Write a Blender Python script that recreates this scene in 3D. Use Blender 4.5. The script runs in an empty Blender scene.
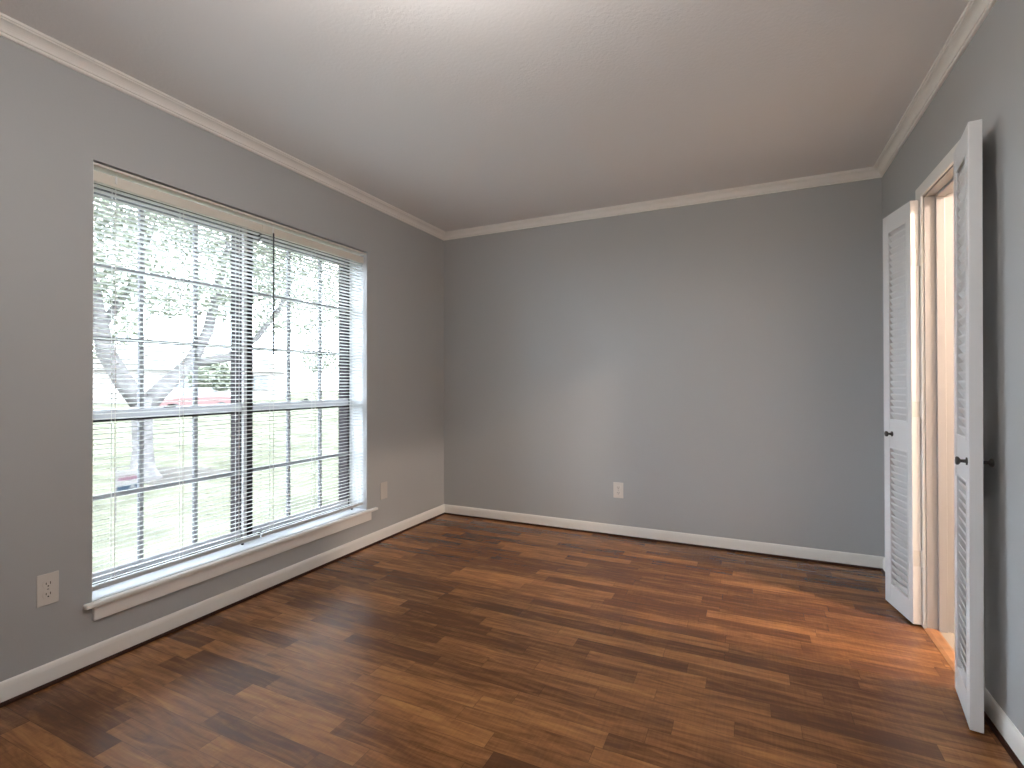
import bpy, bmesh, math, random
from mathutils import Vector, Matrix, Euler

SC = bpy.context.scene
COL = SC.collection
random.seed(7)
PI = math.pi

# ------------------------------------------------------------------ camera
YAW, PITCH, ROLL = 0.4405, 0.0066, -0.0021
CAM = Vector((2.3847, -3.6793, 1.1296))
cd = bpy.data.cameras.new('camera')
cam = bpy.data.objects.new('camera', cd)
COL.objects.link(cam)
cd.sensor_width = 36.0
cd.lens = 503.19 / 1024 * 36.0
cd.shift_y = -(384 - 378.83) / 1024
cd.clip_start, cd.clip_end = 0.05, 300
c, s = math.cos(YAW), math.sin(YAW)
right = Vector((c, s, 0))
fwd0 = Vector((-s, c, 0))
cp, sp = math.cos(PITCH), math.sin(PITCH)
fwd = fwd0 * cp + Vector((0, 0, sp))
up = Vector((0, 0, cp)) - fwd0 * sp
cr, sr = math.cos(ROLL), math.sin(ROLL)
r3 = right * cr + up * sr
u3 = up * cr - right * sr
M = Matrix((r3, u3, -fwd)).transposed().to_4x4()
M.translation = CAM
cam.matrix_world = M
SC.camera = cam

# ------------------------------------------------------------------ world, exposure
wd = bpy.data.worlds.new('sky')
SC.world = wd
wd.use_nodes = True
wn = wd.node_tree.nodes
wl = wd.node_tree.links
wn.clear()
w_out = wn.new('ShaderNodeOutputWorld')
w_bg = wn.new('ShaderNodeBackground')
w_tc = wn.new('ShaderNodeTexCoord')
w_sep = wn.new('ShaderNodeSeparateXYZ')
w_rmp = wn.new('ShaderNodeValToRGB')
w_rmp.color_ramp.elements[0].position = 0.0
w_rmp.color_ramp.elements[0].color = (0.75, 0.87, 1.0, 1)
w_rmp.color_ramp.elements[1].position = 0.9
w_rmp.color_ramp.elements[1].color = (0.75, 0.87, 1.0, 1)
wl.new(w_tc.outputs['Generated'], w_sep.inputs[0])
wl.new(w_sep.outputs['Z'], w_rmp.inputs[0])
wl.new(w_rmp.outputs[0], w_bg.inputs['Color'])
w_bg.inputs['Strength'].default_value = 14.0
wl.new(w_bg.outputs[0], w_out.inputs[0])

SC.view_settings.view_transform = 'Standard'
SC.view_settings.look = 'None'
SC.view_settings.gamma = 1.0
SC.view_settings.use_curve_mapping = False
SC.view_settings.exposure = 0.48
SC.cycles.use_denoising = True
SC.cycles.max_bounces = 14
SC.cycles.diffuse_bounces = 8
SC.cycles.glossy_bounces = 4
SC.cycles.transparent_max_bounces = 24
SC.cycles.sample_clamp_indirect = 8.0
HALL_LAMP = 1380.0
FILL_LAMP = 50.0  # strength of the added, unseen fill lamp in the room


# ------------------------------------------------------------------ materials
def nodes_of(name):
    m = bpy.data.materials.new(name)
    m.use_nodes = True
    nt = m.node_tree
    return m, nt, nt.nodes, nt.links, nt.nodes['Principled BSDF']


def mat(name, col, rough=0.5, metal=0.0, bump=0.0, bscale=200.0, var=0.0, vscale=6.0, spec=0.5):
    m, nt, n, l, b = nodes_of(name)
    b.inputs['Base Color'].default_value = (*col, 1)
    b.inputs['Roughness'].default_value = rough
    b.inputs['Metallic'].default_value = metal
    b.inputs['Specular IOR Level'].default_value = spec
    geo = n.new('ShaderNodeNewGeometry')
    if var:
        nz = n.new('ShaderNodeTexNoise')
        nz.inputs['Scale'].default_value = vscale
        nz.inputs['Detail'].default_value = 4
        l.new(geo.outputs['Position'], nz.inputs['Vector'])
        rp = n.new('ShaderNodeValToRGB')
        rp.color_ramp.elements[0].position = 0.3
        rp.color_ramp.elements[1].position = 0.7
        rp.color_ramp.elements[0].color = (*[x * (1 - var) for x in col], 1)
        rp.color_ramp.elements[1].color = (*[min(1, x * (1 + var)) for x in col], 1)
        l.new(nz.outputs['Fac'], rp.inputs[0])
        l.new(rp.outputs[0], b.inputs['Base Color'])
    if bump:
        nb = n.new('ShaderNodeTexNoise')
        nb.inputs['Scale'].default_value = bscale
        nb.inputs['Detail'].default_value = 3
        l.new(geo.outputs['Position'], nb.inputs['Vector'])
        bp = n.new('ShaderNodeBump')
        bp.inputs['Strength'].default_value = bump
        bp.inputs['Distance'].default_value = 0.002
        l.new(nb.outputs['Fac'], bp.inputs['Height'])
        l.new(bp.outputs[0], b.inputs['Normal'])
    return m


def glass_mat(name, tint=(1, 1, 1)):
    m = bpy.data.materials.new(name)
    m.use_nodes = True
    n, l = m.node_tree.nodes, m.node_tree.links
    n.clear()
    o = n.new('ShaderNodeOutputMaterial')
    mx = n.new('ShaderNodeMixShader')
    tr = n.new('ShaderNodeBsdfTransparent')
    tr.inputs[0].default_value = (*tint, 1)
    gl = n.new('ShaderNodeBsdfGlossy')
    gl.inputs['Roughness'].default_value = 0.02
    fr = n.new('ShaderNodeFresnel')
    fr.inputs['IOR'].default_value = 1.18
    l.new(fr.outputs[0], mx.inputs[0])
    l.new(tr.outputs[0], mx.inputs[1])
    l.new(gl.outputs[0], mx.inputs[2])
    l.new(mx.outputs[0], o.inputs[0])
    return m


def slat_mat(name, col, frac):
    m, nt, n, l, b = nodes_of(name)
    b.inputs['Base Color'].default_value = (*col, 1)
    b.inputs['Roughness'].default_value = 0.4
    b.inputs['Specular IOR Level'].default_value = 0.3
    tl = n.new('ShaderNodeBsdfTranslucent')
    tl.inputs[0].default_value = (*col, 1)
    mx = n.new('ShaderNodeMixShader')
    mx.inputs[0].default_value = frac
    l.new(b.outputs[0], mx.inputs[1])
    l.new(tl.outputs[0], mx.inputs[2])
    l.new(mx.outputs[0], n['Material Output'].inputs['Surface'])
    return m


def emit_mat(name, col, strength):
    m = bpy.data.materials.new(name)
    m.use_nodes = True
    n, l = m.node_tree.nodes, m.node_tree.links
    n.clear()
    o = n.new('ShaderNodeOutputMaterial')
    e = n.new('ShaderNodeEmission')
    e.inputs[0].default_value = (*col, 1)
    e.inputs[1].default_value = strength
    l.new(e.outputs[0], o.inputs[0])
    return m


def floor_mat():
    m, nt, n, l, b = nodes_of('plank_floor')
    geo = n.new('ShaderNodeNewGeometry')
    sx = n.new('ShaderNodeSeparateXYZ')
    l.new(geo.outputs['Position'], sx.inputs[0])

    def math_(op, a, bb=None):
        k = n.new('ShaderNodeMath')
        k.operation = op
        for i, v in enumerate((a, bb)):
            if v is None:
                continue
            if isinstance(v, (int, float)):
                k.inputs[i].default_value = v
            else:
                l.new(v, k.inputs[i])
        return k.outputs[0]
    W_, L_ = 0.0763, 0.46
    row = math_('FLOOR', math_('DIVIDE', math_('ADD', sx.outputs['Y'], 20.006), W_))
    wn1 = n.new('ShaderNodeTexWhiteNoise')
    wn1.noise_dimensions = '1D'
    l.new(row, wn1.inputs['W'])
    xs = math_('DIVIDE', math_('ADD', sx.outputs['X'], math_('MULTIPLY', wn1.outputs['Value'], 3.7)), L_)
    cell = math_('FLOOR', xs)
    # every strip: its own random value
    cmb = n.new('ShaderNodeCombineXYZ')
    l.new(row, cmb.inputs[0])
    l.new(cell, cmb.inputs[1])
    wn2 = n.new('ShaderNodeTexWhiteNoise')
    wn2.noise_dimensions = '2D'
    l.new(cmb.outputs[0], wn2.inputs['Vector'])
    # grain: noise stretched along the strip, offset per strip
    off = math_('MULTIPLY', wn2.outputs['Value'], 53.0)
    cg = n.new('ShaderNodeCombineXYZ')
    l.new(math_('ADD', math_('MULTIPLY', sx.outputs['X'], 2.2), off), cg.inputs[0])
    l.new(math_('ADD', math_('MULTIPLY', sx.outputs['Y'], 20.0), off), cg.inputs[1])
    n1 = n.new('ShaderNodeTexNoise')
    n1.inputs['Scale'].default_value = 2.0
    n1.inputs['Detail'].default_value = 6
    n1.inputs['Roughness'].default_value = 0.62
    n1.inputs['Distortion'].default_value = 0.7
    l.new(cg.outputs[0], n1.inputs['Vector'])
    cg2 = n.new('ShaderNodeCombineXYZ')
    l.new(math_('ADD', math_('MULTIPLY', sx.outputs['X'], 60.0), off), cg2.inputs[0])
    l.new(math_('MULTIPLY', sx.outputs['Y'], 5.0), cg2.inputs[1])
    n2 = n.new('ShaderNodeTexNoise')
    n2.inputs['Scale'].default_value = 2.0
    n2.inputs['Detail'].default_value = 3
    l.new(cg2.outputs[0], n2.inputs['Vector'])
    t = math_('ADD', math_('MULTIPLY', wn2.outputs['Value'], 0.46), math_('MULTIPLY', n1.outputs['Fac'], 1.25))
    t = math_('ADD', math_('SUBTRACT', t, 0.355), math_('MULTIPLY', math_('SUBTRACT', n2.outputs['Fac'], 0.5), 0.22))
    rp = n.new('ShaderNodeValToRGB')
    cr_ = rp.color_ramp
    cr_.elements[0].position = 0.16
    cr_.elements[0].color = (0.108, 0.044, 0.018, 1)
    cr_.elements[1].position = 0.92
    cr_.elements[1].color = (0.453, 0.202, 0.066, 1)
    for p_, c_ in ((0.34, (0.140, 0.055, 0.021, 1)), (0.52, (0.226, 0.093, 0.033, 1)), (0.72, (0.333, 0.143, 0.049, 1))):
        e = cr_.elements.new(p_)
        e.color = c_
    l.new(t, rp.inputs[0])
    # thin dark seams between strips
    fy = math_('FRACT', math_('DIVIDE', math_('ADD', sx.outputs['Y'], 20.006), W_))
    fx = math_('FRACT', xs)
    ey = math_('LESS_THAN', math_('MINIMUM', fy, math_('SUBTRACT', 1.0, fy)), 0.012)
    ex = math_('LESS_THAN', math_('MINIMUM', fx, math_('SUBTRACT', 1.0, fx)), 0.0022)
    seam = math_('MULTIPLY', math_('MAXIMUM', ey, ex), 0.45)
    mx = n.new('ShaderNodeMix')
    mx.data_type = 'RGBA'
    l.new(seam, mx.inputs[0])
    l.new(rp.outputs[0], mx.inputs[6])
    mx.inputs[7].default_value = (0.03, 0.014, 0.009, 1)
    l.new(mx.outputs[2], b.inputs['Base Color'])
    b.inputs['Roughness'].default_value = 0.26
    b.inputs['Specular IOR Level'].default_value = 0.42
    bp = n.new('ShaderNodeBump')
    bp.inputs['Strength'].default_value = 0.12
    bp.inputs['Distance'].default_value = 0.001
    l.new(n1.outputs['Fac'], bp.inputs['Height'])
    l.new(bp.outputs[0], b.inputs['Normal'])
    return m


def foliage_mat(name, c1, c2):
    m, nt, n, l, b = nodes_of(name)
    geo = n.new('ShaderNodeNewGeometry')
    nz = n.new('ShaderNodeTexNoise')
    nz.inputs['Scale'].default_value = 3.0
    nz.inputs['Detail'].default_value = 5
    l.new(geo.outputs['Position'], nz.inputs['Vector'])
    rp = n.new('ShaderNodeValToRGB')
    rp.color_ramp.elements[0].position = 0.35
    rp.color_ramp.elements[1].position = 0.65
    rp.color_ramp.elements[0].color = (*c1, 1)
    rp.color_ramp.elements[1].color = (*c2, 1)
    l.new(nz.outputs['Fac'], rp.inputs[0])
    l.new(rp.outputs[0], b.inputs['Base Color'])
    b.inputs['Roughness'].default_value = 0.9
    b.inputs['Specular IOR Level'].default_value = 0.0
    return m


MT = dict(
    wall=mat('grey_wall_paint', (0.452, 0.462, 0.466), 0.55, bump=0.12, bscale=90, spec=0.35),
    ceiling=mat('ceiling_texture', (0.81, 0.80, 0.795), 0.9, bump=0.6, bscale=75, spec=0.1),
    trim=mat('white_trim_paint', (0.88, 0.86, 0.82), 0.38, spec=0.45),
    door=mat('white_door_paint', (0.80, 0.80, 0.80), 0.42, spec=0.45),
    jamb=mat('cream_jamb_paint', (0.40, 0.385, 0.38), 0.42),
    shoe=mat('dark_shoe_moulding', (0.040, 0.014, 0.008), 0.5, spec=0.15),
    floor=floor_mat(),
    slat=slat_mat('white_slat', (0.84, 0.84, 0.82), 0.36),
    bottomrail=mat('shaded_bottom_rail', (0.50, 0.50, 0.50), 0.4),  # blind's bottom rail: shade on its front put into the colour
    mull=mat('grey_mullion_cover', (0.42, 0.40, 0.39), 0.6, spec=0.2),
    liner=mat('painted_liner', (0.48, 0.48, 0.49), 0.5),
    rail=mat('cream_rail', (0.74, 0.70, 0.62), 0.4),
    cord=mat('white_cord', (0.78, 0.77, 0.74), 0.8),
    wand=mat('grey_wand', (0.03, 0.03, 0.03), 0.4),
    bronze=mat('dark_bronze_metal', (0.022, 0.018, 0.019), 0.85, spec=0.08),
    grey_metal=mat('grey_sash_metal', (0.52, 0.52, 0.56), 0.5, spec=0.2),
    muntin=mat('grey_muntin', (0.22, 0.22, 0.23), 0.7, spec=0.15),
    glass=glass_mat('window_glass'),
    carglass=mat('car_glass', (0.06, 0.07, 0.08), 0.1),
    plate=mat('ivory_plate', (0.72, 0.68, 0.63), 0.35),
    blankplate=mat('painted_plate', (0.60, 0.565, 0.525), 0.45),
    slot=mat('dark_slot', (0.03, 0.025, 0.02), 0.6),
    screw=mat('screw_metal', (0.45, 0.43, 0.40), 0.35, metal=0.8),
    knob=mat('dark_nickel', (0.075, 0.07, 0.066), 0.3, metal=0.8),
    hinge=mat('painted_hinge', (0.70, 0.69, 0.67), 0.4),
    thresh=mat('oak_threshold', (0.36, 0.17, 0.075), 0.4, var=0.25, vscale=14),
    carpet=mat('beige_carpet', (0.36, 0.31, 0.26), 0.95, bump=0.8, bscale=300),
    hallwall=mat('hall_wall_paint', (0.72, 0.67, 0.60), 0.6),
    lawn=mat('lawn_grass', (0.0768, 0.0768, 0.0542), 0.9, spec=0, bump=0.6, bscale=30, var=0.35, vscale=1.3),
    soil=mat('bare_soil', (0.0647, 0.0585, 0.0516), 0.95, spec=0, var=0.25, vscale=4),
    street=mat('asphalt', (0.0655, 0.0629, 0.0611), 0.9, spec=0, var=0.15),
    kerb=mat('kerb_concrete', (0.0873, 0.0830, 0.0786), 0.9, spec=0, var=0.12),
    bark=mat('grey_bark', (0.1004, 0.0925, 0.0891), 0.95, spec=0, bump=1.0, bscale=25, var=0.3, vscale=8),
    leaf1=foliage_mat('oak_leaves', (0.152, 0.162, 0.122), (0.249, 0.263, 0.201)),
    leaf2=foliage_mat('far_leaves', (0.124, 0.134, 0.097), (0.207, 0.218, 0.159)),
    house=mat('pale_siding', (0.2620, 0.2401, 0.2183), 0.8, spec=0),
    roof=mat('grey_shingles', (0.1746, 0.1572, 0.1441), 0.9, spec=0, var=0.25, vscale=9),
    red=mat('red_car_paint', (0.1310, 0.0742, 0.0699), 0.5, spec=0.1),
    tyre=mat('tyre_rubber', (0.02, 0.02, 0.02), 0.8),
    signwhite=mat('sign_white', (0.1222, 0.1135, 0.1048), 0.6, spec=0),
    signpink=mat('sign_pink', (0.0742, 0.0306, 0.0437), 0.6, spec=0),
    signblue=mat('sign_blue', (0.0157, 0.0227, 0.0314), 0.6, spec=0),
    globe=emit_mat('fill_lamp_glow', (1.0, 0.94, 0.89), FILL_LAMP),
    lamp=emit_mat('lamp_glow', (1.0, 0.80, 0.65), HALL_LAMP),
)


# ------------------------------------------------------------------ mesh helpers
class MB:
    def __init__(self):
        self.v, self.f = [], []

    def add(self, vs, fs):
        o = len(self.v)
        self.v += [tuple(x) for x in vs]
        self.f += [tuple(i + o for i in q) for q in fs]
        return self

    def box(self, x0, x1, y0, y1, z0, z1, rot=None):
        vs = [Vector((x, y, z)) for x in (x0, x1) for y in (y0, y1) for z in (z0, z1)]
        if rot is not None:
            vs = [rot @ q for q in vs]
        return self.add(vs, [(0, 1, 3, 2), (4, 6, 7, 5), (0, 4, 5, 1), (2, 3, 7, 6), (0, 2, 6, 4), (1, 5, 7, 3)])

    def tube(self, pts, rads, n=10, caps=True):
        pts = [Vector(q) for q in pts]
        rings = []
        for i, q in enumerate(pts):
            d = (pts[min(i + 1, len(pts) - 1)] - pts[max(i - 1, 0)]).normalized()
            a = d.orthogonal().normalized() if abs(d.z) > 0.999 else d.cross(Vector((0, 0, 1))).normalized()
            b = d.cross(a)
            r = rads[i] if isinstance(rads, (list, tuple)) else rads
            rings.append([q + (a * math.cos(2 * PI * k / n) + b * math.sin(2 * PI * k / n)) * r for k in range(n)])
        vs = [p for r in rings for p in r]
        fs = [(i * n + k, i * n + (k + 1) % n, (i + 1) * n + (k + 1) % n, (i + 1) * n + k)
              for i in range(len(pts) - 1) for k in range(n)]
        if caps:
            fs += [tuple(range(n))[::-1], tuple((len(pts) - 1) * n + k for k in range(n))]
        return self.add(vs, fs)

    def lathe(self, prof, axis_o, axis_d, n=20):
        """prof: list of (distance along axis, radius)"""
        o, d = Vector(axis_o), Vector(axis_d).normalized()
        return self.tube([o + d * t for t, _ in prof], [max(r, 1e-4) for _, r in prof], n) if True else None

    def prism(self, poly, ext):
        """poly: list of 3-D points of one planar outline; ext: extrusion vector"""
        n = len(poly)
        e = Vector(ext)
        vs = [Vector(q) for q in poly] + [Vector(q) + e for q in poly]
        fs = [tuple(range(n))[::-1], tuple(range(n, 2 * n))] + [(k, (k + 1) % n, n + (k + 1) % n, n + k) for k in range(n)]
        return self.add(vs, fs)

    def build(self, name, m, parent=None, bevel=0.0, smooth=False, loc=None, seg=2):
        me = bpy.data.meshes.new(name)
        me.from_pydata(self.v, [], self.f)
        bm = bmesh.new()
        bm.from_mesh(me)
        bmesh.ops.recalc_face_normals(bm, faces=bm.faces)
        bm.to_mesh(me)
        bm.free()
        me.materials.append(m)
        if smooth:
            for p in me.polygons:
                p.use_smooth = True
        o = bpy.data.objects.new(name, me)
        COL.objects.link(o)
        if parent is not None:
            o.parent = parent
        if loc is not None:
            o.location = loc
        if bevel:
            bv = o.modifiers.new('bevel', 'BEVEL')
            bv.width = bevel
            bv.segments = seg
            bv.limit_method = 'ANGLE'
            bv.angle_limit = math.radians(40)
        return o


def tag(o, label=None, cat=None, group=None, kind=None):
    if label:
        o['label'] = label
    if cat:
        o['category'] = cat
    if group:
        o['group'] = group
    if kind:
        o['kind'] = kind
    return o


def struct(o, label=None, cat=None):
    return tag(o, label, cat, None, 'structure')


def empty(name, loc=(0, 0, 0), rz=0.0):
    o = bpy.data.objects.new(name, None)
    o.empty_display_size = 0.1
    o.location = loc
    o.rotation_euler = (0, 0, rz)
    COL.objects.link(o)
    return o


# ------------------------------------------------------------------ room shell
W, D, H = 3.112, -4.6, 2.412
WT = 0.25                                   # outer wall thickness
PW = 0.115                                  # partition thickness
WY0, WY1, WZ0, WZ1 = -2.570, -0.955, 0.235, 2.030    # window hole
DY0, DY1, DZ = -1.352, -0.782, 1.988        # doorway hole

m = MB().box(-WT, W + 0.035, D - 0.12, 0.12, -0.10, 0)
struct(m.build('floor', MT['floor']), 'brown multi-tone wood plank floor of the empty room', 'floor')
m = MB().box(-WT, 5.0, D - 0.12, 0.42, H, H + 0.12)
struct(m.build('ceiling', MT['ceiling']), 'pale textured ceiling above the empty room', 'ceiling')

m = MB()
m.box(-WT, 0, D, WY0, 0, H).box(-WT, 0, WY1, 0, 0, H).box(-WT, 0, WY0, WY1, 0, WZ0).box(-WT, 0, WY0, WY1, WZ1, H)
struct(m.build('wall_left', MT['wall']), 'grey painted wall with the wide window', 'wall')
m = MB().box(-WT, W + PW, 0, 0.12, 0, H)
struct(m.build('wall_back', MT['wall']), 'plain grey painted wall opposite the viewer', 'wall')
m = MB().box(W, W + PW, D, DY0, 0, H).box(W, W + PW, DY1, 0, 0, H).box(W, W + PW, DY0, DY1, DZ, H)
struct(m.build('wall_right', MT['wall']), 'grey painted wall with the louvered double door', 'wall')
m = MB().box(-WT, W + PW, D - 0.12, D, 0, H)
struct(m.build('wall_front', MT['wall']), 'grey painted wall behind the viewer', 'wall')


def run(name, p0, p1, prof, mit0, mit1, m, label):
    """prof (distance from wall, z) swept along a wall from p0 to p1, room to the left of the direction; mit: +1 inside corner"""
    p0, p1 = Vector((*p0, 0)), Vector((*p1, 0))
    t = (p1 - p0).normalized()
    nrm = Vector((-t.y, t.x, 0))
    a = [p0 + nrm * d + t * (d * mit0) + Vector((0, 0, z)) for d, z in prof]
    b = [p1 + nrm * d - t * (d * mit1) + Vector((0, 0, z)) for d, z in prof]
    n = len(prof)
    mb = MB().add(a + b, [tuple(range(n)), tuple(range(n, 2 * n))[::-1]] + [(k, (k + 1) % n, n + (k + 1) % n, n + k) for k in range(n)])
    return struct(mb.build(name, m), label, 'trim')


CB = 2.355
crown = [(0, CB), (0.009, CB), (0.0115, CB + 0.004), (0.0105, CB + 0.009), (0.0075, CB + 0.012), (0.013, CB + 0.014)]
for k in range(7):                            # cove
    a = k / 6 * PI / 2
    crown.append((0.013 + 0.027 * (1 - math.cos(a)) * 0.9 + 0.004 * k / 6, CB + 0.016 + 0.026 * math.sin(a)))
crown += [(0.0435, CB + 0.0425), (0.0435, CB + 0.047), (0.050, CB + 0.0485), (0.050, H), (0, H)]
base = [(0, 0), (0.0115, 0), (0.0115, 0.060), (0.0100, 0.069), (0.0072, 0.076), (0.003, 0.0795), (0, 0.080)]
shoe = [(0.0115, 0), (0.0225, 0), (0.0225, 0.004), (0.0205, 0.008), (0.017, 0.011), (0.0115, 0.012)]
CO = -0.712                                   # far casing outer edge (y)
CN = DY0 - (CO - DY1)                         # near casing outer edge
# directions chosen so that the room lies to the left
runs = [('left', (0, 0), (0, D), 1, 1, 'window wall'), ('front', (0, D), (W, D), 1, 1, 'wall behind the viewer'),
        ('right', (W, D), (W, 0), 1, 1, 'louvered door wall'), ('back', (W, 0), (0, 0), 1, 1, 'plain back wall')]
i = 1
for side, p0, p1, a, b, lab in runs:
    run('trim_%d' % i, p0, p1, crown, a, b, MT['trim'], 'white crown molding along the ' + lab)
    i += 1
for side, p0, p1, a, b, lab in runs:
    if side == 'right':
        for sfx, q0, q1, aa, bb, wh in (('', p0, (W, CN), 1, 0, ', near the viewer'), ('_corner', (W, CO), p1, 0, 1, ', short piece in the corner')):
            run('baseboard_right' + sfx, q0, q1, base, aa, bb, MT['trim'], 'white baseboard on the ' + lab + wh)
            run('trim_%d' % i, q0, q1, shoe, aa, bb, MT['shoe'], 'dark shoe molding below the ' + lab + ' baseboard' + wh)
            i += 1
    else:
        run('baseboard_' + side, p0, p1, base, a, b, MT['trim'], 'white baseboard on the ' + lab)
        run('trim_%d' % i, p0, p1, shoe, a, b, MT['shoe'], 'dark shoe molding below the ' + lab + ' baseboard')
        i += 1

# ------------------------------------------------------------------ window surround
LIN = 0.012
JX = -0.155                                   # inner depth of the jamb liner
surround = struct(empty('trim_%d' % i, (0, (WY0 + WY1) / 2, 0.255)), 'white window surround with stool and apron on the left wall', 'trim')
i += 1
oy = (WY0 + WY1) / 2


def sur(mb, name, bevel=0.0, mt='trim'):
    mb.v = [(x, y - oy, z - 0.255) for x, y, z in mb.v]
    return mb.build(name, MT[mt], surround, bevel)


sur(MB().box(JX, -0.001, WY0, WY0 + 0.002, 0.255, WZ1 - 0.008), 'jamb_liner')
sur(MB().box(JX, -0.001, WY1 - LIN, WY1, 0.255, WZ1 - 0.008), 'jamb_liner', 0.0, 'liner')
sur(MB().box(JX, -0.004, WY0 + 0.002, WY1 - LIN, WZ1 - 0.018, WZ1 - 0.008), 'head_liner', 0.0, 'rail')
st = MB().box(JX, 0.0, WY0, WY1, 0.236, 0.255)
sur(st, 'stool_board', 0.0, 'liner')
sur(MB().box(0.0, 0.030, -2.602, -0.883, 0.236, 0.255), 'stool', 0.006)
sur(MB().box(0.0, 0.015, -2.569, -0.936, 0.178, 0.236), 'apron', 0.004)


# ------------------------------------------------------------------ windows
def window(name, y0, y1, fl, fr, label):
    """y0..y1 the unit; fl, fr frame face widths left and right"""
    z0, z1 = 0.258, 1.992
    zm0, zm1 = 0.970, 1.012
    root = struct(empty(name, (-0.16, (y0 + y1) / 2, z0)), label, 'window')

    def P(mb, nm, m_, bevel=0.0, par=None):
        mb.v = [(x + 0.16, y - (y0 + y1) / 2, z - z0) for x, y, z in mb.v]
        return mb.build(nm, MT[m_], root if par is None else par, bevel)
    a, b = y0 + fl, y1 - fr
    f = MB()
    f.box(-0.245, -0.156, y0, a, z0, z1).box(-0.245, -0.156, b, y1, z0, z1)
    f.box(-0.245, -0.156, a, b, z1 - 0.020, z1).box(-0.245, -0.156, a, b, z0, z0 + 0.020)
    P(f, 'frame', 'bronze')
    # sashes: rails and grids
    P(MB().box(-0.178, -0.150, a, b, zm0, zm1), 'meeting_rail', 'grey_metal', 0.004)
    P(MB().box(-0.176, -0.158, a, b, zm0 - 0.010, zm0), 'meeting_rail_shade_strip', 'bronze')  # dark strip standing in for the shaded gap below the meeting rail
    P(MB().box(-0.178, -0.156, a, b, z0 + 0.020, z0 + 0.055), 'bottom_rail', 'grey_metal', 0.003)
    P(MB().box(-0.178, -0.158, a, b, z1 - 0.045, z1 - 0.020), 'top_rail', 'muntin', 0.003)
    wv = 0.009
    th = [a + (b - a) * k / 3 for k in (1, 2)]
    up = MB()
    zt, zb = z1 - 0.045, zm1
    for y in th:
        up.box(-0.172, -0.154, y - wv, y + wv, zb, zt)
    for k in (1, 2):
        z = zb + (zt - zb) * k / 3
        up.box(-0.173, -0.153, a, b, z - wv, z + wv)
    P(up, 'upper_muntins', 'muntin')
    lo = MB()
    zt, zb = zm0 - 0.010, z0 + 0.055
    for y in th:
        lo.box(-0.172, -0.154, y - wv, y + wv, zb, zt)
    z = (zb + zt) / 2
    lo.box(-0.173, -0.153, a, b, z - wv, z + wv)
    P(lo, 'lower_muntins', 'muntin')
    P(MB().box(-0.168, -0.165, a, b, zm1, z1 - 0.045), 'upper_glass', 'glass')
    P(MB().box(-0.168, -0.165, a, b, z0 + 0.055, zm0 - 0.010), 'lower_glass', 'glass')
    lk = MB().box(-0.166, -0.150, (a + b) / 2 - 0.026, (a + b) / 2 + 0.026, zm1, zm1 + 0.007)
    lk.box(-0.160, -0.152, (a + b) / 2 - 0.010, (a + b) / 2 + 0.020, zm1 + 0.007, zm1 + 0.015)
    P(lk, 'sash_lock', 'bronze', 0.002)
    return root


window('window_1', WY0 + 0.002, -1.785, 0.010, 0.015, 'left half of the twin window, with gridded sashes')
window('window_2', -1.765, WY1 - LIN, 0.035, 0.014, 'right half of the twin window, with gridded sashes')
mp = MB().box(-0.245, -0.158, -1.785, -1.765, 0.258, 1.992).box(-0.158, -0.138, -1.799, -1.780, 0.256, 1.994)
struct(mp.build('trim_%d' % i, MT['mull']), 'grey mullion post between the twin windows', 'trim')
i += 1


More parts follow.
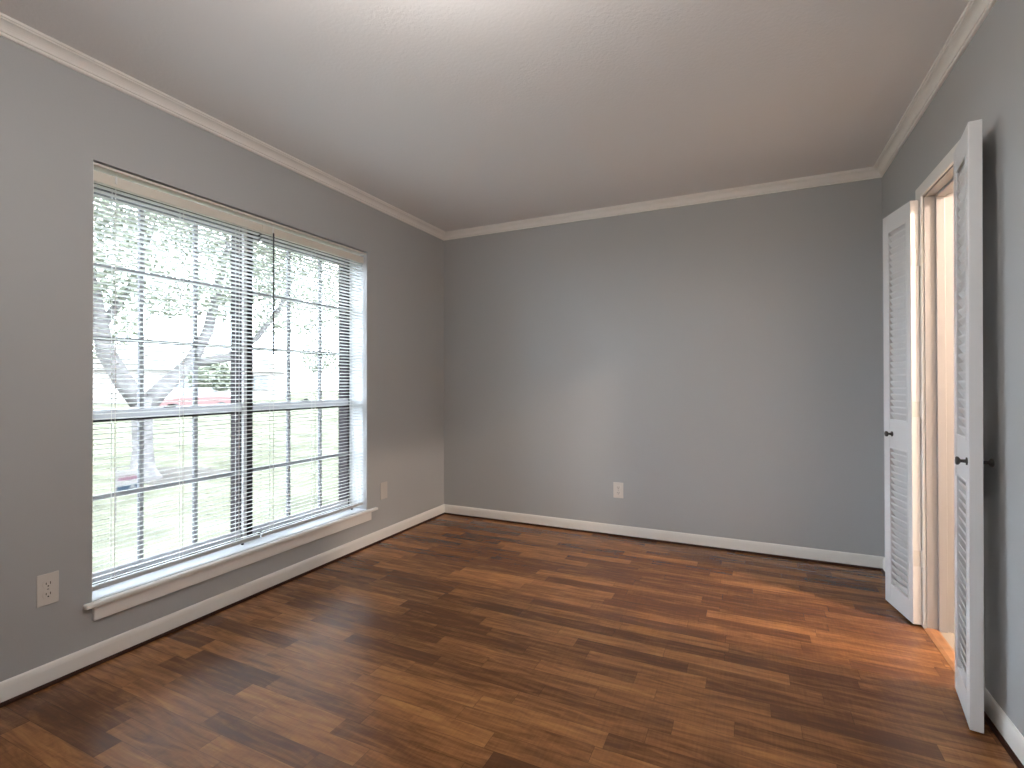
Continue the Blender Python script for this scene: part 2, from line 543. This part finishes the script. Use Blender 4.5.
# ------------------------------------------------------------------ mini blinds
def blind(y0, y1, ladders, wand_y, hook_y, label):
    bx = -0.040
    oz = 1.998
    root = tag(empty('window_blind', (bx, (y0 + y1) / 2, oz)), label, 'blind')

    def P(mb, nm, m_, bevel=0.0, smooth=False, par=None, label=None):
        mb.v = [(x - bx, y - (y0 + y1) / 2, z - oz) for x, y, z in mb.v]
        o = mb.build(nm, MT[m_], root if par is None else par, bevel, smooth)
        return tag(o, label) if label else o
    P(MB().box(bx - 0.013, bx + 0.015, y0, y1, 1.954, 1.998), 'headrail', 'rail', 0.003)
    ztop, zbot = 1.940, 0.312
    n = 79
    pitch = (ztop - zbot) / (n - 1)
    tilt = math.radians(9.0)
    sl = MB()
    prof = []
    for k in range(5):
        u = -0.0125 + 0.025 * k / 4
        prof.append((u, 0.0022 * (1 - (u / 0.0125) ** 2)))
    for q in range(n):
        z = ztop - q * pitch
        tl = tilt + random.uniform(-0.012, 0.012)
        ct, stt = math.cos(tl), math.sin(tl)
        ring = []
        for th in (0.0, 0.0006):
            pp = prof if th == 0 else prof[::-1]
            for u, h in pp:
                hh = h + th
                ring.append((bx + u * ct - hh * stt, z + u * stt + hh * ct))
        N = len(ring)
        vs = [(x, y0 + 0.003, zz) for x, zz in ring] + [(x, y1 - 0.003, zz) for x, zz in ring]
        sl.add(vs, [tuple(range(N)), tuple(range(N, 2 * N))[::-1]] + [(k, (k + 1) % N, N + (k + 1) % N, N + k) for k in range(N)])
    P(sl, 'slats', 'slat')
    P(MB().box(bx - 0.012, bx + 0.012, y0 + 0.003, y1 - 0.003, 0.284, 0.303), 'bottom_rail', 'bottomrail', 0.004)
    for y in ladders:
        cb = MB()
        for x in (bx - 0.0138, bx + 0.0138):
            cb.box(x - 0.0007, x + 0.0007, y - 0.0012, y + 0.0012, 0.300, 1.948)
        P(cb, 'ladder_cord', 'cord')
    for y in (y1 - 0.105,):
        P(MB().lathe([(0, 0.006), (0.010, 0.006), (0.012, 0.004)], (bx + 0.004, y, 0.2745), (0, 0, 1), 10), 'cord_plug', 'slot')
    hk = MB().box(bx + 0.015, bx + 0.021, hook_y - 0.004, hook_y + 0.004, 1.966, 1.998)
    P(hk, 'wand_hook', 'cord', 0.001)
    if wand_y is not None:
        w = MB().tube([(bx + 0.022, wand_y, 1.965), (bx + 0.023, wand_y, 1.30), (bx + 0.023, wand_y, 1.285)], [0.0042, 0.0045, 0.0054], 8)
        P(w, 'tilt_wand', 'wand', label='dark grey tilt wand')
    return root


blind(-2.566, -1.776, (-2.477, -2.196, -1.909), None, -2.478, 'white mini blind without a wand, hanging in the left half of the window')
blind(-1.770, -0.969, (-1.700, -1.400, -1.073), -1.706, -1.706, 'white mini blind with a dark tilt wand, hanging in the right half of the window')


# ------------------------------------------------------------------ wall plates
def plate(name, loc, rz, w, h, duplex, label, cat, m_='plate'):
    """local: wall plane x=0, plate faces +x"""
    root = tag(empty(name, loc, rz), label, cat)
    MB().box(0, 0.005, -w / 2, w / 2, -h / 2, h / 2).build('cover_plate', MT[m_], root, 0.003, seg=3)
    if duplex:
        for z in (0.0195, -0.0195):
            poly = []
            for k in range(24):
                a = 2 * PI * k / 24
                poly.append((0.004, 0.0172 * math.cos(a), z + max(-0.0135, min(0.0135, 0.0172 * math.sin(a)))))
            rc = MB().prism(poly, (0.0024, 0, 0)).build('receptacle', MT[m_], root, 0.0006)
            for y, hh in ((-0.0063, 0.0078), (0.0063, 0.0092)):
                MB().box(0.0058, 0.0067, y - 0.0012, y + 0.0012, z + 0.003 - hh / 2, z + 0.003 + hh / 2).build('slot', MT['slot'], rc)
            MB().lathe([(0, 0.0026), (0.0009, 0.0026)], (0.0058, 0, z - 0.0075), (1, 0, 0), 10).build('slot', MT['slot'], rc)
        MB().lathe([(0, 0.0034), (0.001, 0.0030), (0.0015, 0.0015)], (0.0048, 0, 0), (1, 0, 0), 12).build('screw', MT['screw'], root)
    else:
        for z in (h * 0.36, -h * 0.36):
            MB().lathe([(0, 0.0034), (0.001, 0.0030), (0.0015, 0.0015)], (0.0048, 0, z), (1, 0, 0), 12).build('screw', MT[m_], root)
    return root


plate('power_outlet', (0, -2.711, 0.358), 0, 0.066, 0.118, True, 'ivory duplex outlet on the wall at the left of the window', 'outlet')
plate('blank_wall_plate', (0, -0.792, 0.352), 0, 0.074, 0.120, False, 'blank wall plate painted like the wall, between window and corner', 'wall plate', 'blankplate')
plate('power_outlet', (1.512, 0, 0.335), -PI / 2, 0.074, 0.114, True, 'ivory outlet low on the plain grey back wall', 'outlet')

# ------------------------------------------------------------------ doorway
dw = struct(empty('trim_%d' % i, (W, (DY0 + DY1) / 2, 0)), 'cream door casing and jambs around the louvered double door', 'trim')
i += 1


def dp(mb, name, m_='jamb', bevel=0.0):
    mb.v = [(x - W, y - (DY0 + DY1) / 2, z) for x, y, z in mb.v]
    return mb.build(name, MT[m_], dw, bevel)


JT = 0.016
CT = 0.012
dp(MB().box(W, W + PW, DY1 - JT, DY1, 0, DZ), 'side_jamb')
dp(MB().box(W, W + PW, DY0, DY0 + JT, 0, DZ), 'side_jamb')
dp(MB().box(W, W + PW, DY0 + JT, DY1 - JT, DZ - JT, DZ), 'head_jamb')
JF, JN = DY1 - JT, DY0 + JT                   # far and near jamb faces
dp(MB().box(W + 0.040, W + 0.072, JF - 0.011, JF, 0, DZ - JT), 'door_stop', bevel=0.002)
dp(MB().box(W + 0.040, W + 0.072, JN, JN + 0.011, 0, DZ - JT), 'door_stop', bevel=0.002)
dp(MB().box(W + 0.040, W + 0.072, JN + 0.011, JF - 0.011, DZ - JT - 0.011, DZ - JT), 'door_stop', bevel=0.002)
CTOP = 2.034
for xx in ((W - CT, W), (W + PW, W + PW + CT)):
    dp(MB().box(xx[0], xx[1], JF + 0.005, CO, 0, CTOP), 'casing', 'trim', bevel=0.004)
    dp(MB().box(xx[0], xx[1], CN, JN - 0.005, 0, CTOP), 'casing', 'trim', bevel=0.004)
    dp(MB().box(xx[0], xx[1], JN - 0.005, JF + 0.005, DZ - JT + 0.005, CTOP), 'head_casing', 'trim', bevel=0.004)
tp = [(W - 0.012, 0, 0), (W + 0.045, 0, 0), (W + 0.045, 0, 0.003), (W + 0.030, 0, 0.008), (W + 0.002, 0, 0.008), (W - 0.012, 0, 0.002)]
th_ = MB().prism([(x, JN, z) for x, _, z in tp], (0, JF - JN, 0))
struct(th_.build('trim_%d' % i, MT['thresh']), 'orange-brown wood threshold strip in the doorway', 'trim')
i += 1


def louver_leaf(name, pin, ang, sg, label, kin=0.032, lean=0.0, hs=0.047, ls=0.047):
    """sg=+1: far leaf (runs +y when opened), -1: near leaf. local y along the leaf, x=0 wall side face, x=-T room side face"""
    L, T, Zb, Zt = 0.272, 0.0345, 0.010, 1.967
    root = struct(empty(name, (pin[0], pin[1], 0), ang), label, 'door')
    root.rotation_euler[1] = lean

    def P(mb, nm, m_='door', bevel=0.0, smooth=False):
        mb.v = [(x, y * sg, z) for x, y, z in mb.v]
        return mb.build(nm, MT[m_], root, bevel, smooth)
    P(MB().box(-T, 0, 0, hs, Zb, Zt), 'hinge_stile', bevel=0.002)
    P(MB().box(-T, 0, L - ls, L, Zb, Zt), 'lock_stile', bevel=0.002)
    P(MB().box(-T + 0.001, -0.001, hs, L - ls, Zt - 0.085, Zt), 'top_rail')
    P(MB().box(-T + 0.001, -0.001, hs, L - ls, 0.800, 0.935), 'lock_rail')
    P(MB().box(-T + 0.001, -0.001, hs, L - ls, Zb, 0.105), 'bottom_rail')
    for nm, za, zb in (('lower_louvers', 0.105, 0.800), ('upper_louvers', 0.935, Zt - 0.085)):
        mb = MB()
        n = round((zb - za) / 0.032)
        for k in range(n):
            z = za + (zb - za) * (k + 0.5) / n
            dz, hx, t = 0.0200, 0.0115, 0.0036
            # edge towards the room side (x=-T) is the higher one
            poly = [(-T / 2 - hx, hs, z + dz - t), (-T / 2 - hx, hs, z + dz + t), (-T / 2 + hx, hs, z - dz + t), (-T / 2 + hx, hs, z - dz - t)]
            mb.prism(poly, (0, L - hs - ls, 0))
        P(mb, nm)
        bd = MB()                             # thin bead around the opening, both faces
        for xa, xb in ((-T - 0.0005, -T + 0.004), (-0.004, 0.0005)):
            bd.box(xa, xb, hs, hs + 0.006, za, zb).box(xa, xb, L - ls - 0.006, L - ls, za, zb)
            bd.box(xa, xb, hs + 0.006, L - ls - 0.006, za, za + 0.006).box(xa, xb, hs + 0.006, L - ls - 0.006, zb - 0.006, zb)
        P(bd, 'louver_bead')
    kp = [(0, 0.013), (0.003, 0.0125), (0.004, 0.006), (0.016, 0.0052), (0.019, 0.010), (0.022, 0.0135), (0.027, 0.0140), (0.0295, 0.011), (0.0305, 0.003)]
    P(MB().lathe(kp, (-T, L - kin, 0.868), (-1, 0, 0), 20), 'knob', 'knob', smooth=True)
    P(MB().lathe(kp, (0, L - kin, 0.868), (1, 0, 0), 20), 'knob', 'knob', smooth=True)
    for z in (1.700, 1.0, 0.314):
        h = MB().tube([(0.002, -0.005, z - 0.036), (0.002, -0.005, z + 0.036)], 0.0052, 12)
        h.tube([(0.002, -0.005, z - 0.041), (0.002, -0.005, z + 0.041)], 0.0036, 12)
        h.box(-0.030, -0.001, -0.0012, 0.0002, z - 0.036, z + 0.036)
        P(h, 'hinge', 'hinge')
    return root


A1 = math.radians(11.0)
louver_leaf('door_1', (W - CT - 0.003, -0.7795), A1, 1, 'far louvered door leaf, opened back toward the room corner', 0.085, 0.0, 0.040, 0.056)
louver_leaf('door_2', (W - CT - 0.006, -1.3220), -math.radians(8.5), -1, 'near louvered door leaf, opened toward the viewer and seen edge-on', 0.030, 0.004)

# ------------------------------------------------------------------ hall behind the doorway
HX0, HX1, HY0, HY1 = W + PW, 4.80, -2.35, 0.30
struct(MB().box(W + 0.035, HX1 + .1, HY0 - .1, HY1 + .1, -0.10, 0.004).build('floor_hall', MT['carpet']), 'beige carpet beyond the doorway', 'floor')
hw = MB().box(HX1, HX1 + 0.1, HY0 - .1, HY1 + .1, 0, H)
struct(hw.build('wall_hall_right', MT['hallwall']), 'cream hall wall beyond the doorway', 'wall')
struct(MB().box(HX0, HX1, HY1, HY1 + 0.1, 0, H).build('wall_hall_back', MT['hallwall']), 'cream end wall of the hall', 'wall')
struct(MB().box(HX0, HX1, HY0 - 0.1, HY0, 0, H).build('wall_hall_front', MT['hallwall']), 'cream near wall of the hall', 'wall')
lp = tag(empty('ceiling_lamp', (4.18, -1.335, H)), 'round glowing ceiling lamp in the hall beyond the doorway', 'lamp')
MB().lathe([(0, 0.075), (0.02, 0.075), (0.025, 0.062)], (0, 0, 0), (0, 0, -1), 28).build('lamp_base', MT['knob'], lp)
MB().lathe([(0.025, 0.060)] + [(0.025 + 0.06 * math.sin(k / 8 * PI / 2), 0.060 * math.cos(k / 8 * PI / 2)) for k in range(1, 9)], (0, 0, 0), (0, 0, -1), 28).build('lamp_shade', MT['lamp'], lp, smooth=True)

rl = tag(empty('added_fill_lamp', (1.72, -2.85, H)), 'unseen globe lamp added below the room ceiling as fill light, above the viewer', 'lamp')  # added fill light, kept out of view, to lift the dark walls
MB().lathe([(0, 0.06), (0.018, 0.058), (0.03, 0.02), (0.035, 0.009), (0.20, 0.009), (0.205, 0.03), (0.215, 0.03)], (0, 0, 0), (0, 0, -1), 24).build('lamp_base', MT['knob'], rl)
MB().lathe([(0.205 + 0.11 * (1 - math.cos(k / 12 * PI)), 0.11 * math.sin(k / 12 * PI)) for k in range(13)], (0, 0, 0), (0, 0, -1), 28).build('lamp_shade', MT['globe'], rl, smooth=True)

# ------------------------------------------------------------------ outdoors
GZ = -0.45
struct(MB().box(-23.0, -WT - 0.02, -25, 45, GZ - 0.3, GZ).build('lawn', MT['lawn']), 'sunlit pale front lawn outside the window', 'lawn')
struct(MB().box(-30.0, -23.2, -25, 70, GZ - 0.4, GZ - 0.10).build('street', MT['street']), 'asphalt street past the lawn', 'street')
struct(MB().box(-23.2, -23.0, -25, 70, GZ - 0.3, GZ).build('kerb', MT['kerb'], bevel=0.03), 'concrete kerb along the lawn', 'kerb')
struct(MB().box(-75, -30.0, -40, 110, GZ - 0.4, GZ).build('lawn_across_street', MT['lawn']), 'lawn across the street', 'lawn')


def pix(u, x):
    """y on the vertical sight line through image column u at distance x (plan view of the place)"""
    a = (u - 512) / 503.19
    d = right * a + fwd0
    return CAM.y + (x - CAM.x) / d.x * d.y


def leaves(mb, centre, rad, n, size, rng):
    cx, cy, cz = centre
    for _ in range(n):
        while True:
            p = Vector((rng.uniform(-1, 1), rng.uniform(-1, 1), rng.uniform(-1, 1)))
            if p.length <= 1:
                break
        p = p.normalized() * (p.length ** 0.5)
        q = Vector((cx + p.x * rad[0], cy + p.y * rad[1], cz + p.z * rad[2]))
        e = Euler((rng.uniform(-1, 1), rng.uniform(-1, 1), rng.uniform(0, 6.28))).to_matrix()
        sz = size * rng.uniform(0.7, 1.3)
        vs = [q + e @ Vector(v) * sz for v in ((-1, 0, 0), (-0.3, -0.45, 0.08), (0.5, -0.4, 0.05), (1, 0, -0.05), (0.5, 0.4, 0.05), (-0.3, 0.45, 0.08))]
        mb.add(vs, [(0, 1, 2, 3), (0, 3, 4, 5)])


def tree(name, base, trunk_paths, blobs, nleaf, size, mleaf, label, seed):
    rng = random.Random(seed)
    root = tag(empty(name, base), label, 'tree')
    t = MB()
    for pts, rd in trunk_paths:
        t.tube(pts, rd, 12)
    t.build('trunk', MT['bark'], root, smooth=True)
    f = MB()
    tot = sum(b[1][0] * b[1][1] * b[1][2] for b in blobs)
    for ctr, rad in blobs:
        leaves(f, ctr, rad, int(nleaf * rad[0] * rad[1] * rad[2] / tot), size, rng)
    f.build('foliage', MT[mleaf], root)
    return root


TX = -6.6
TY = pix(143, TX)
oak = [([(0, 0, -0.05), (0, 0, 0.05), (0.0, 0.0, 0.18), (0, 0, 0.5), (0.02, -0.02, 1.0), (0.02, -0.03, 1.35)], [0.34, 0.25, 0.18, 0.145, 0.15, 0.17]),
       ([(0.02, 0.02, 1.15), (0.0, -0.28, 1.60), (-0.02, -0.52, 2.05), (0, -0.62, 2.6), (0.1, -0.85, 3.4), (0.1, -1.1, 4.4)], [0.15, 0.14, 0.12, 0.105, 0.08, 0.05]),
       ([(0.02, -0.02, 1.15), (0.03, 0.35, 1.55), (0.05, 0.75, 1.95), (0.05, 1.05, 2.5), (0.05, 1.25, 3.3), (0, 1.5, 4.3)], [0.15, 0.13, 0.11, 0.095, 0.07, 0.04]),
       ([(0.05, 0.75, 1.92), (0.2, 1.35, 2.05), (0.25, 1.9, 2.45), (0.3, 2.4, 3.1), (0.3, 2.8, 3.9)], [0.07, 0.075, 0.06, 0.05, 0.03]),
       ([(0, -0.60, 2.4), (-0.3, -0.2, 2.9), (-0.4, 0.2, 3.5), (-0.5, 0.4, 4.3)], [0.06, 0.065, 0.05, 0.03])]
tree('oak_tree', (TX, TY, GZ), oak,
     [((0, -1.6, 3.5), (1.5, 1.6, 0.9)), ((0, 0.5, 3.9), (1.8, 1.9, 1.2)), ((0.3, 2.4, 3.4), (1.5, 1.6, 0.85)), ((0, 0.3, 5.0), (2.2, 3.0, 1.1)), ((-0.4, -0.3, 2.9), (0.8, 1.0, 0.4)), ((-.6, 4.2, 4.1), (1.3, 1.5, 0.8))],
     15000, 0.06, 'leaf1', 'forked tree standing on the lawn outside the left half of the window', 3)
sb = MB()
ring = [(TX + 0.15 + (0.85 + 0.25 * math.sin(3 * a)) * math.cos(a), TY + 0.45 + (0.85 + 0.2 * math.cos(2 * a)) * math.sin(a), GZ - 0.01) for a in [2 * PI * k / 28 for k in range(28)]]
sb.prism(ring, (0, 0, 0.025))
struct(sb.build('bare_ground', MT['soil']), 'bare grey soil at the foot of the forked tree', 'ground')

k = 0
for (u, x, hgt, lab) in ((212, -32, 3.6, 'distant bushy tree showing beside the forked tree'), (318, -66, 10.0, 'distant bushy tree behind the right half of the window'), (100, -56, 11.0, 'distant bushy tree at the left edge of the window')):
    y = pix(u, x)
    rr = hgt * 0.30
    tree('far_tree', (x, y, GZ), [([(0, 0, -0.1), (0, 0, 0.25 * hgt), (0.1, 0.1, 0.75 * hgt)], [0.22, 0.17, 0.05])],
         [((0, 0, hgt * 0.62), (rr, rr, hgt * 0.32)), ((0.3, rr * 0.6, hgt * 0.48), (rr * .7, rr * .7, hgt * 0.2)), ((-0.2, -rr * 0.6, hgt * 0.5), (rr * .7, rr * .7, hgt * .2))],
         1800, 0.24, 'leaf2', lab, 11 + k)
    k += 1

# house across the street
hy0 = pix(150, -38)
hy1 = pix(285, -38)
hs = tag(empty('house', (-38, (hy0 + hy1) / 2, GZ)), 'low pale house across the street', 'house')
hl = (hy1 - hy0) / 2
MB().box(-8, 0, -hl, hl, 0, 2.7).build('walls', MT['house'], hs)
rf = MB().prism([(0.6, -hl - 0.5, 2.6), (-4, -hl - 0.5, 4.6), (-8.6, -hl - 0.5, 2.6)], (0, 2 * hl + 1.0, 0))
rf.build('roof', MT['roof'], hs)
for yy in (-hl * 0.6, -hl * 0.15, hl * 0.55):
    wf = MB().box(0, 0.06, yy - 0.75, yy + 0.75, 0.9, 2.2).build('window', MT['signwhite'], hs)
    MB().box(0.06, 0.08, yy - 0.66, yy - 0.03, 1.0, 2.1).box(0.06, 0.08, yy + 0.03, yy + 0.66, 1.0, 2.1).build('pane', MT['carglass'], wf)
MB().box(0, 0.08, hl * 0.2 - 0.5, hl * 0.2 + 0.5, 0, 2.1).build('door', MT['roof'], hs)

# parked car
cx = -25.2
cy0, cy1 = pix(152, cx), pix(221, cx)
cyc = (cy0 + cy1) / 2
hlc = 2.1
car = tag(empty('parked_car', (cx, cyc, GZ - 0.10)), 'red car parked at the kerb beyond the forked tree', 'car')
body = [(-2.1, 0.35), (-2.12, 0.62), (-2.0, 0.80), (-1.1, 0.92), (1.25, 0.95), (1.95, 0.88), (2.1, 0.70), (2.1, 0.35), (1.75, 0.24), (-1.75, 0.24)]
MB().prism([(-0.85, y, z) for y, z in body], (1.7, 0, 0)).build('body', MT['red'], car, 0.06, seg=3)
cab = MB()
lo_ = [(-1.05, 0.91), (1.35, 0.93)]
vs = [(sx_ * 0.80, -1.10, 0.90) for sx_ in (-1, 1)] + [(sx_ * 0.80, 1.40, 0.92) for sx_ in (-1, 1)] + [(sx_ * 0.62, -0.35, 1.40) for sx_ in (-1, 1)] + [(sx_ * 0.62, 0.85, 1.40) for sx_ in (-1, 1)]
cab.add(vs, [(0, 1, 3, 2), (4, 6, 7, 5), (0, 4, 5, 1), (2, 3, 7, 6), (0, 2, 6, 4), (1, 5, 7, 3)])
cab.build('windows', MT['carglass'], car, 0.03)
MB().box(-0.60, 0.60, -0.36, 0.86, 1.39, 1.43).build('roof', MT['red'], car, 0.03)
for sy in (-1.28, 1.28):
    for sx_ in (-1, 1):
        wh = MB().lathe([(0, 0.20), (0.02, 0.31), (0.18, 0.31), (0.20, 0.20)], (sx_ * 0.69, sy, 0.31), (sx_, 0, 0), 20).build('wheel', MT['tyre'], car)
        MB().lathe([(0.198, 0.19), (0.207, 0.17), (0.212, 0.05)], (sx_ * 0.69, sy, 0.31), (sx_, 0, 0), 16).build('hubcap', MT['screw'], wh)

# small yard sign
SX = -4.1
sy0, sy1 = pix(116.5, SX), pix(140.5, SX)
sg = tag(empty('yard_sign', (SX, (sy0 + sy1) / 2, GZ)), 'small white, pink and blue yard sign on the lawn before the forked tree', 'sign')
hw_ = (sy1 - sy0) / 2
z0s, z1s = 0.33, 0.585
MB().box(-0.006, 0.006, -hw_, hw_, z0s, z1s).build('panel', MT['signwhite'], sg)
MB().box(0.006, 0.008, -hw_ + 0.008, hw_ - 0.008, z0s + 0.010, z0s + 0.080).build('blue_band', MT['signblue'], sg)
bl = MB()
bl.lathe([(0, 0.022), (0.0015, 0.022)], (0.008, hw_ * 0.30, z0s + 0.048), (1, 0, 0), 16)
bl.box(0.008, 0.0095, hw_ * 0.05, hw_ * 0.60, z0s + 0.028, z0s + 0.040)
bl.build('emblem', MT['signwhite'], sg)
pk = MB()
y = -hw_ + 0.02
while y < hw_ - 0.035:
    w_ = 0.016
    pk.box(0.006, 0.008, y, y + w_, z0s + 0.125, z0s + 0.165)
    y += 0.021
pk.box(0.006, 0.008, -hw_ + 0.02, hw_ - 0.04, z0s + 0.180, z0s + 0.192)
pk.build('pink_lettering', MT['signpink'], sg)
fr = MB()
for yy in (-hw_ - 0.006, hw_ + 0.006):
    fr.box(-0.006, 0.006, yy - 0.006, yy + 0.006, -0.12, z1s + 0.04)
fr.box(-0.006, 0.006, -hw_ - 0.006, hw_ + 0.006, z1s + 0.030, z1s + 0.042)
fr.build('stake_frame', MT['signwhite'], sg)
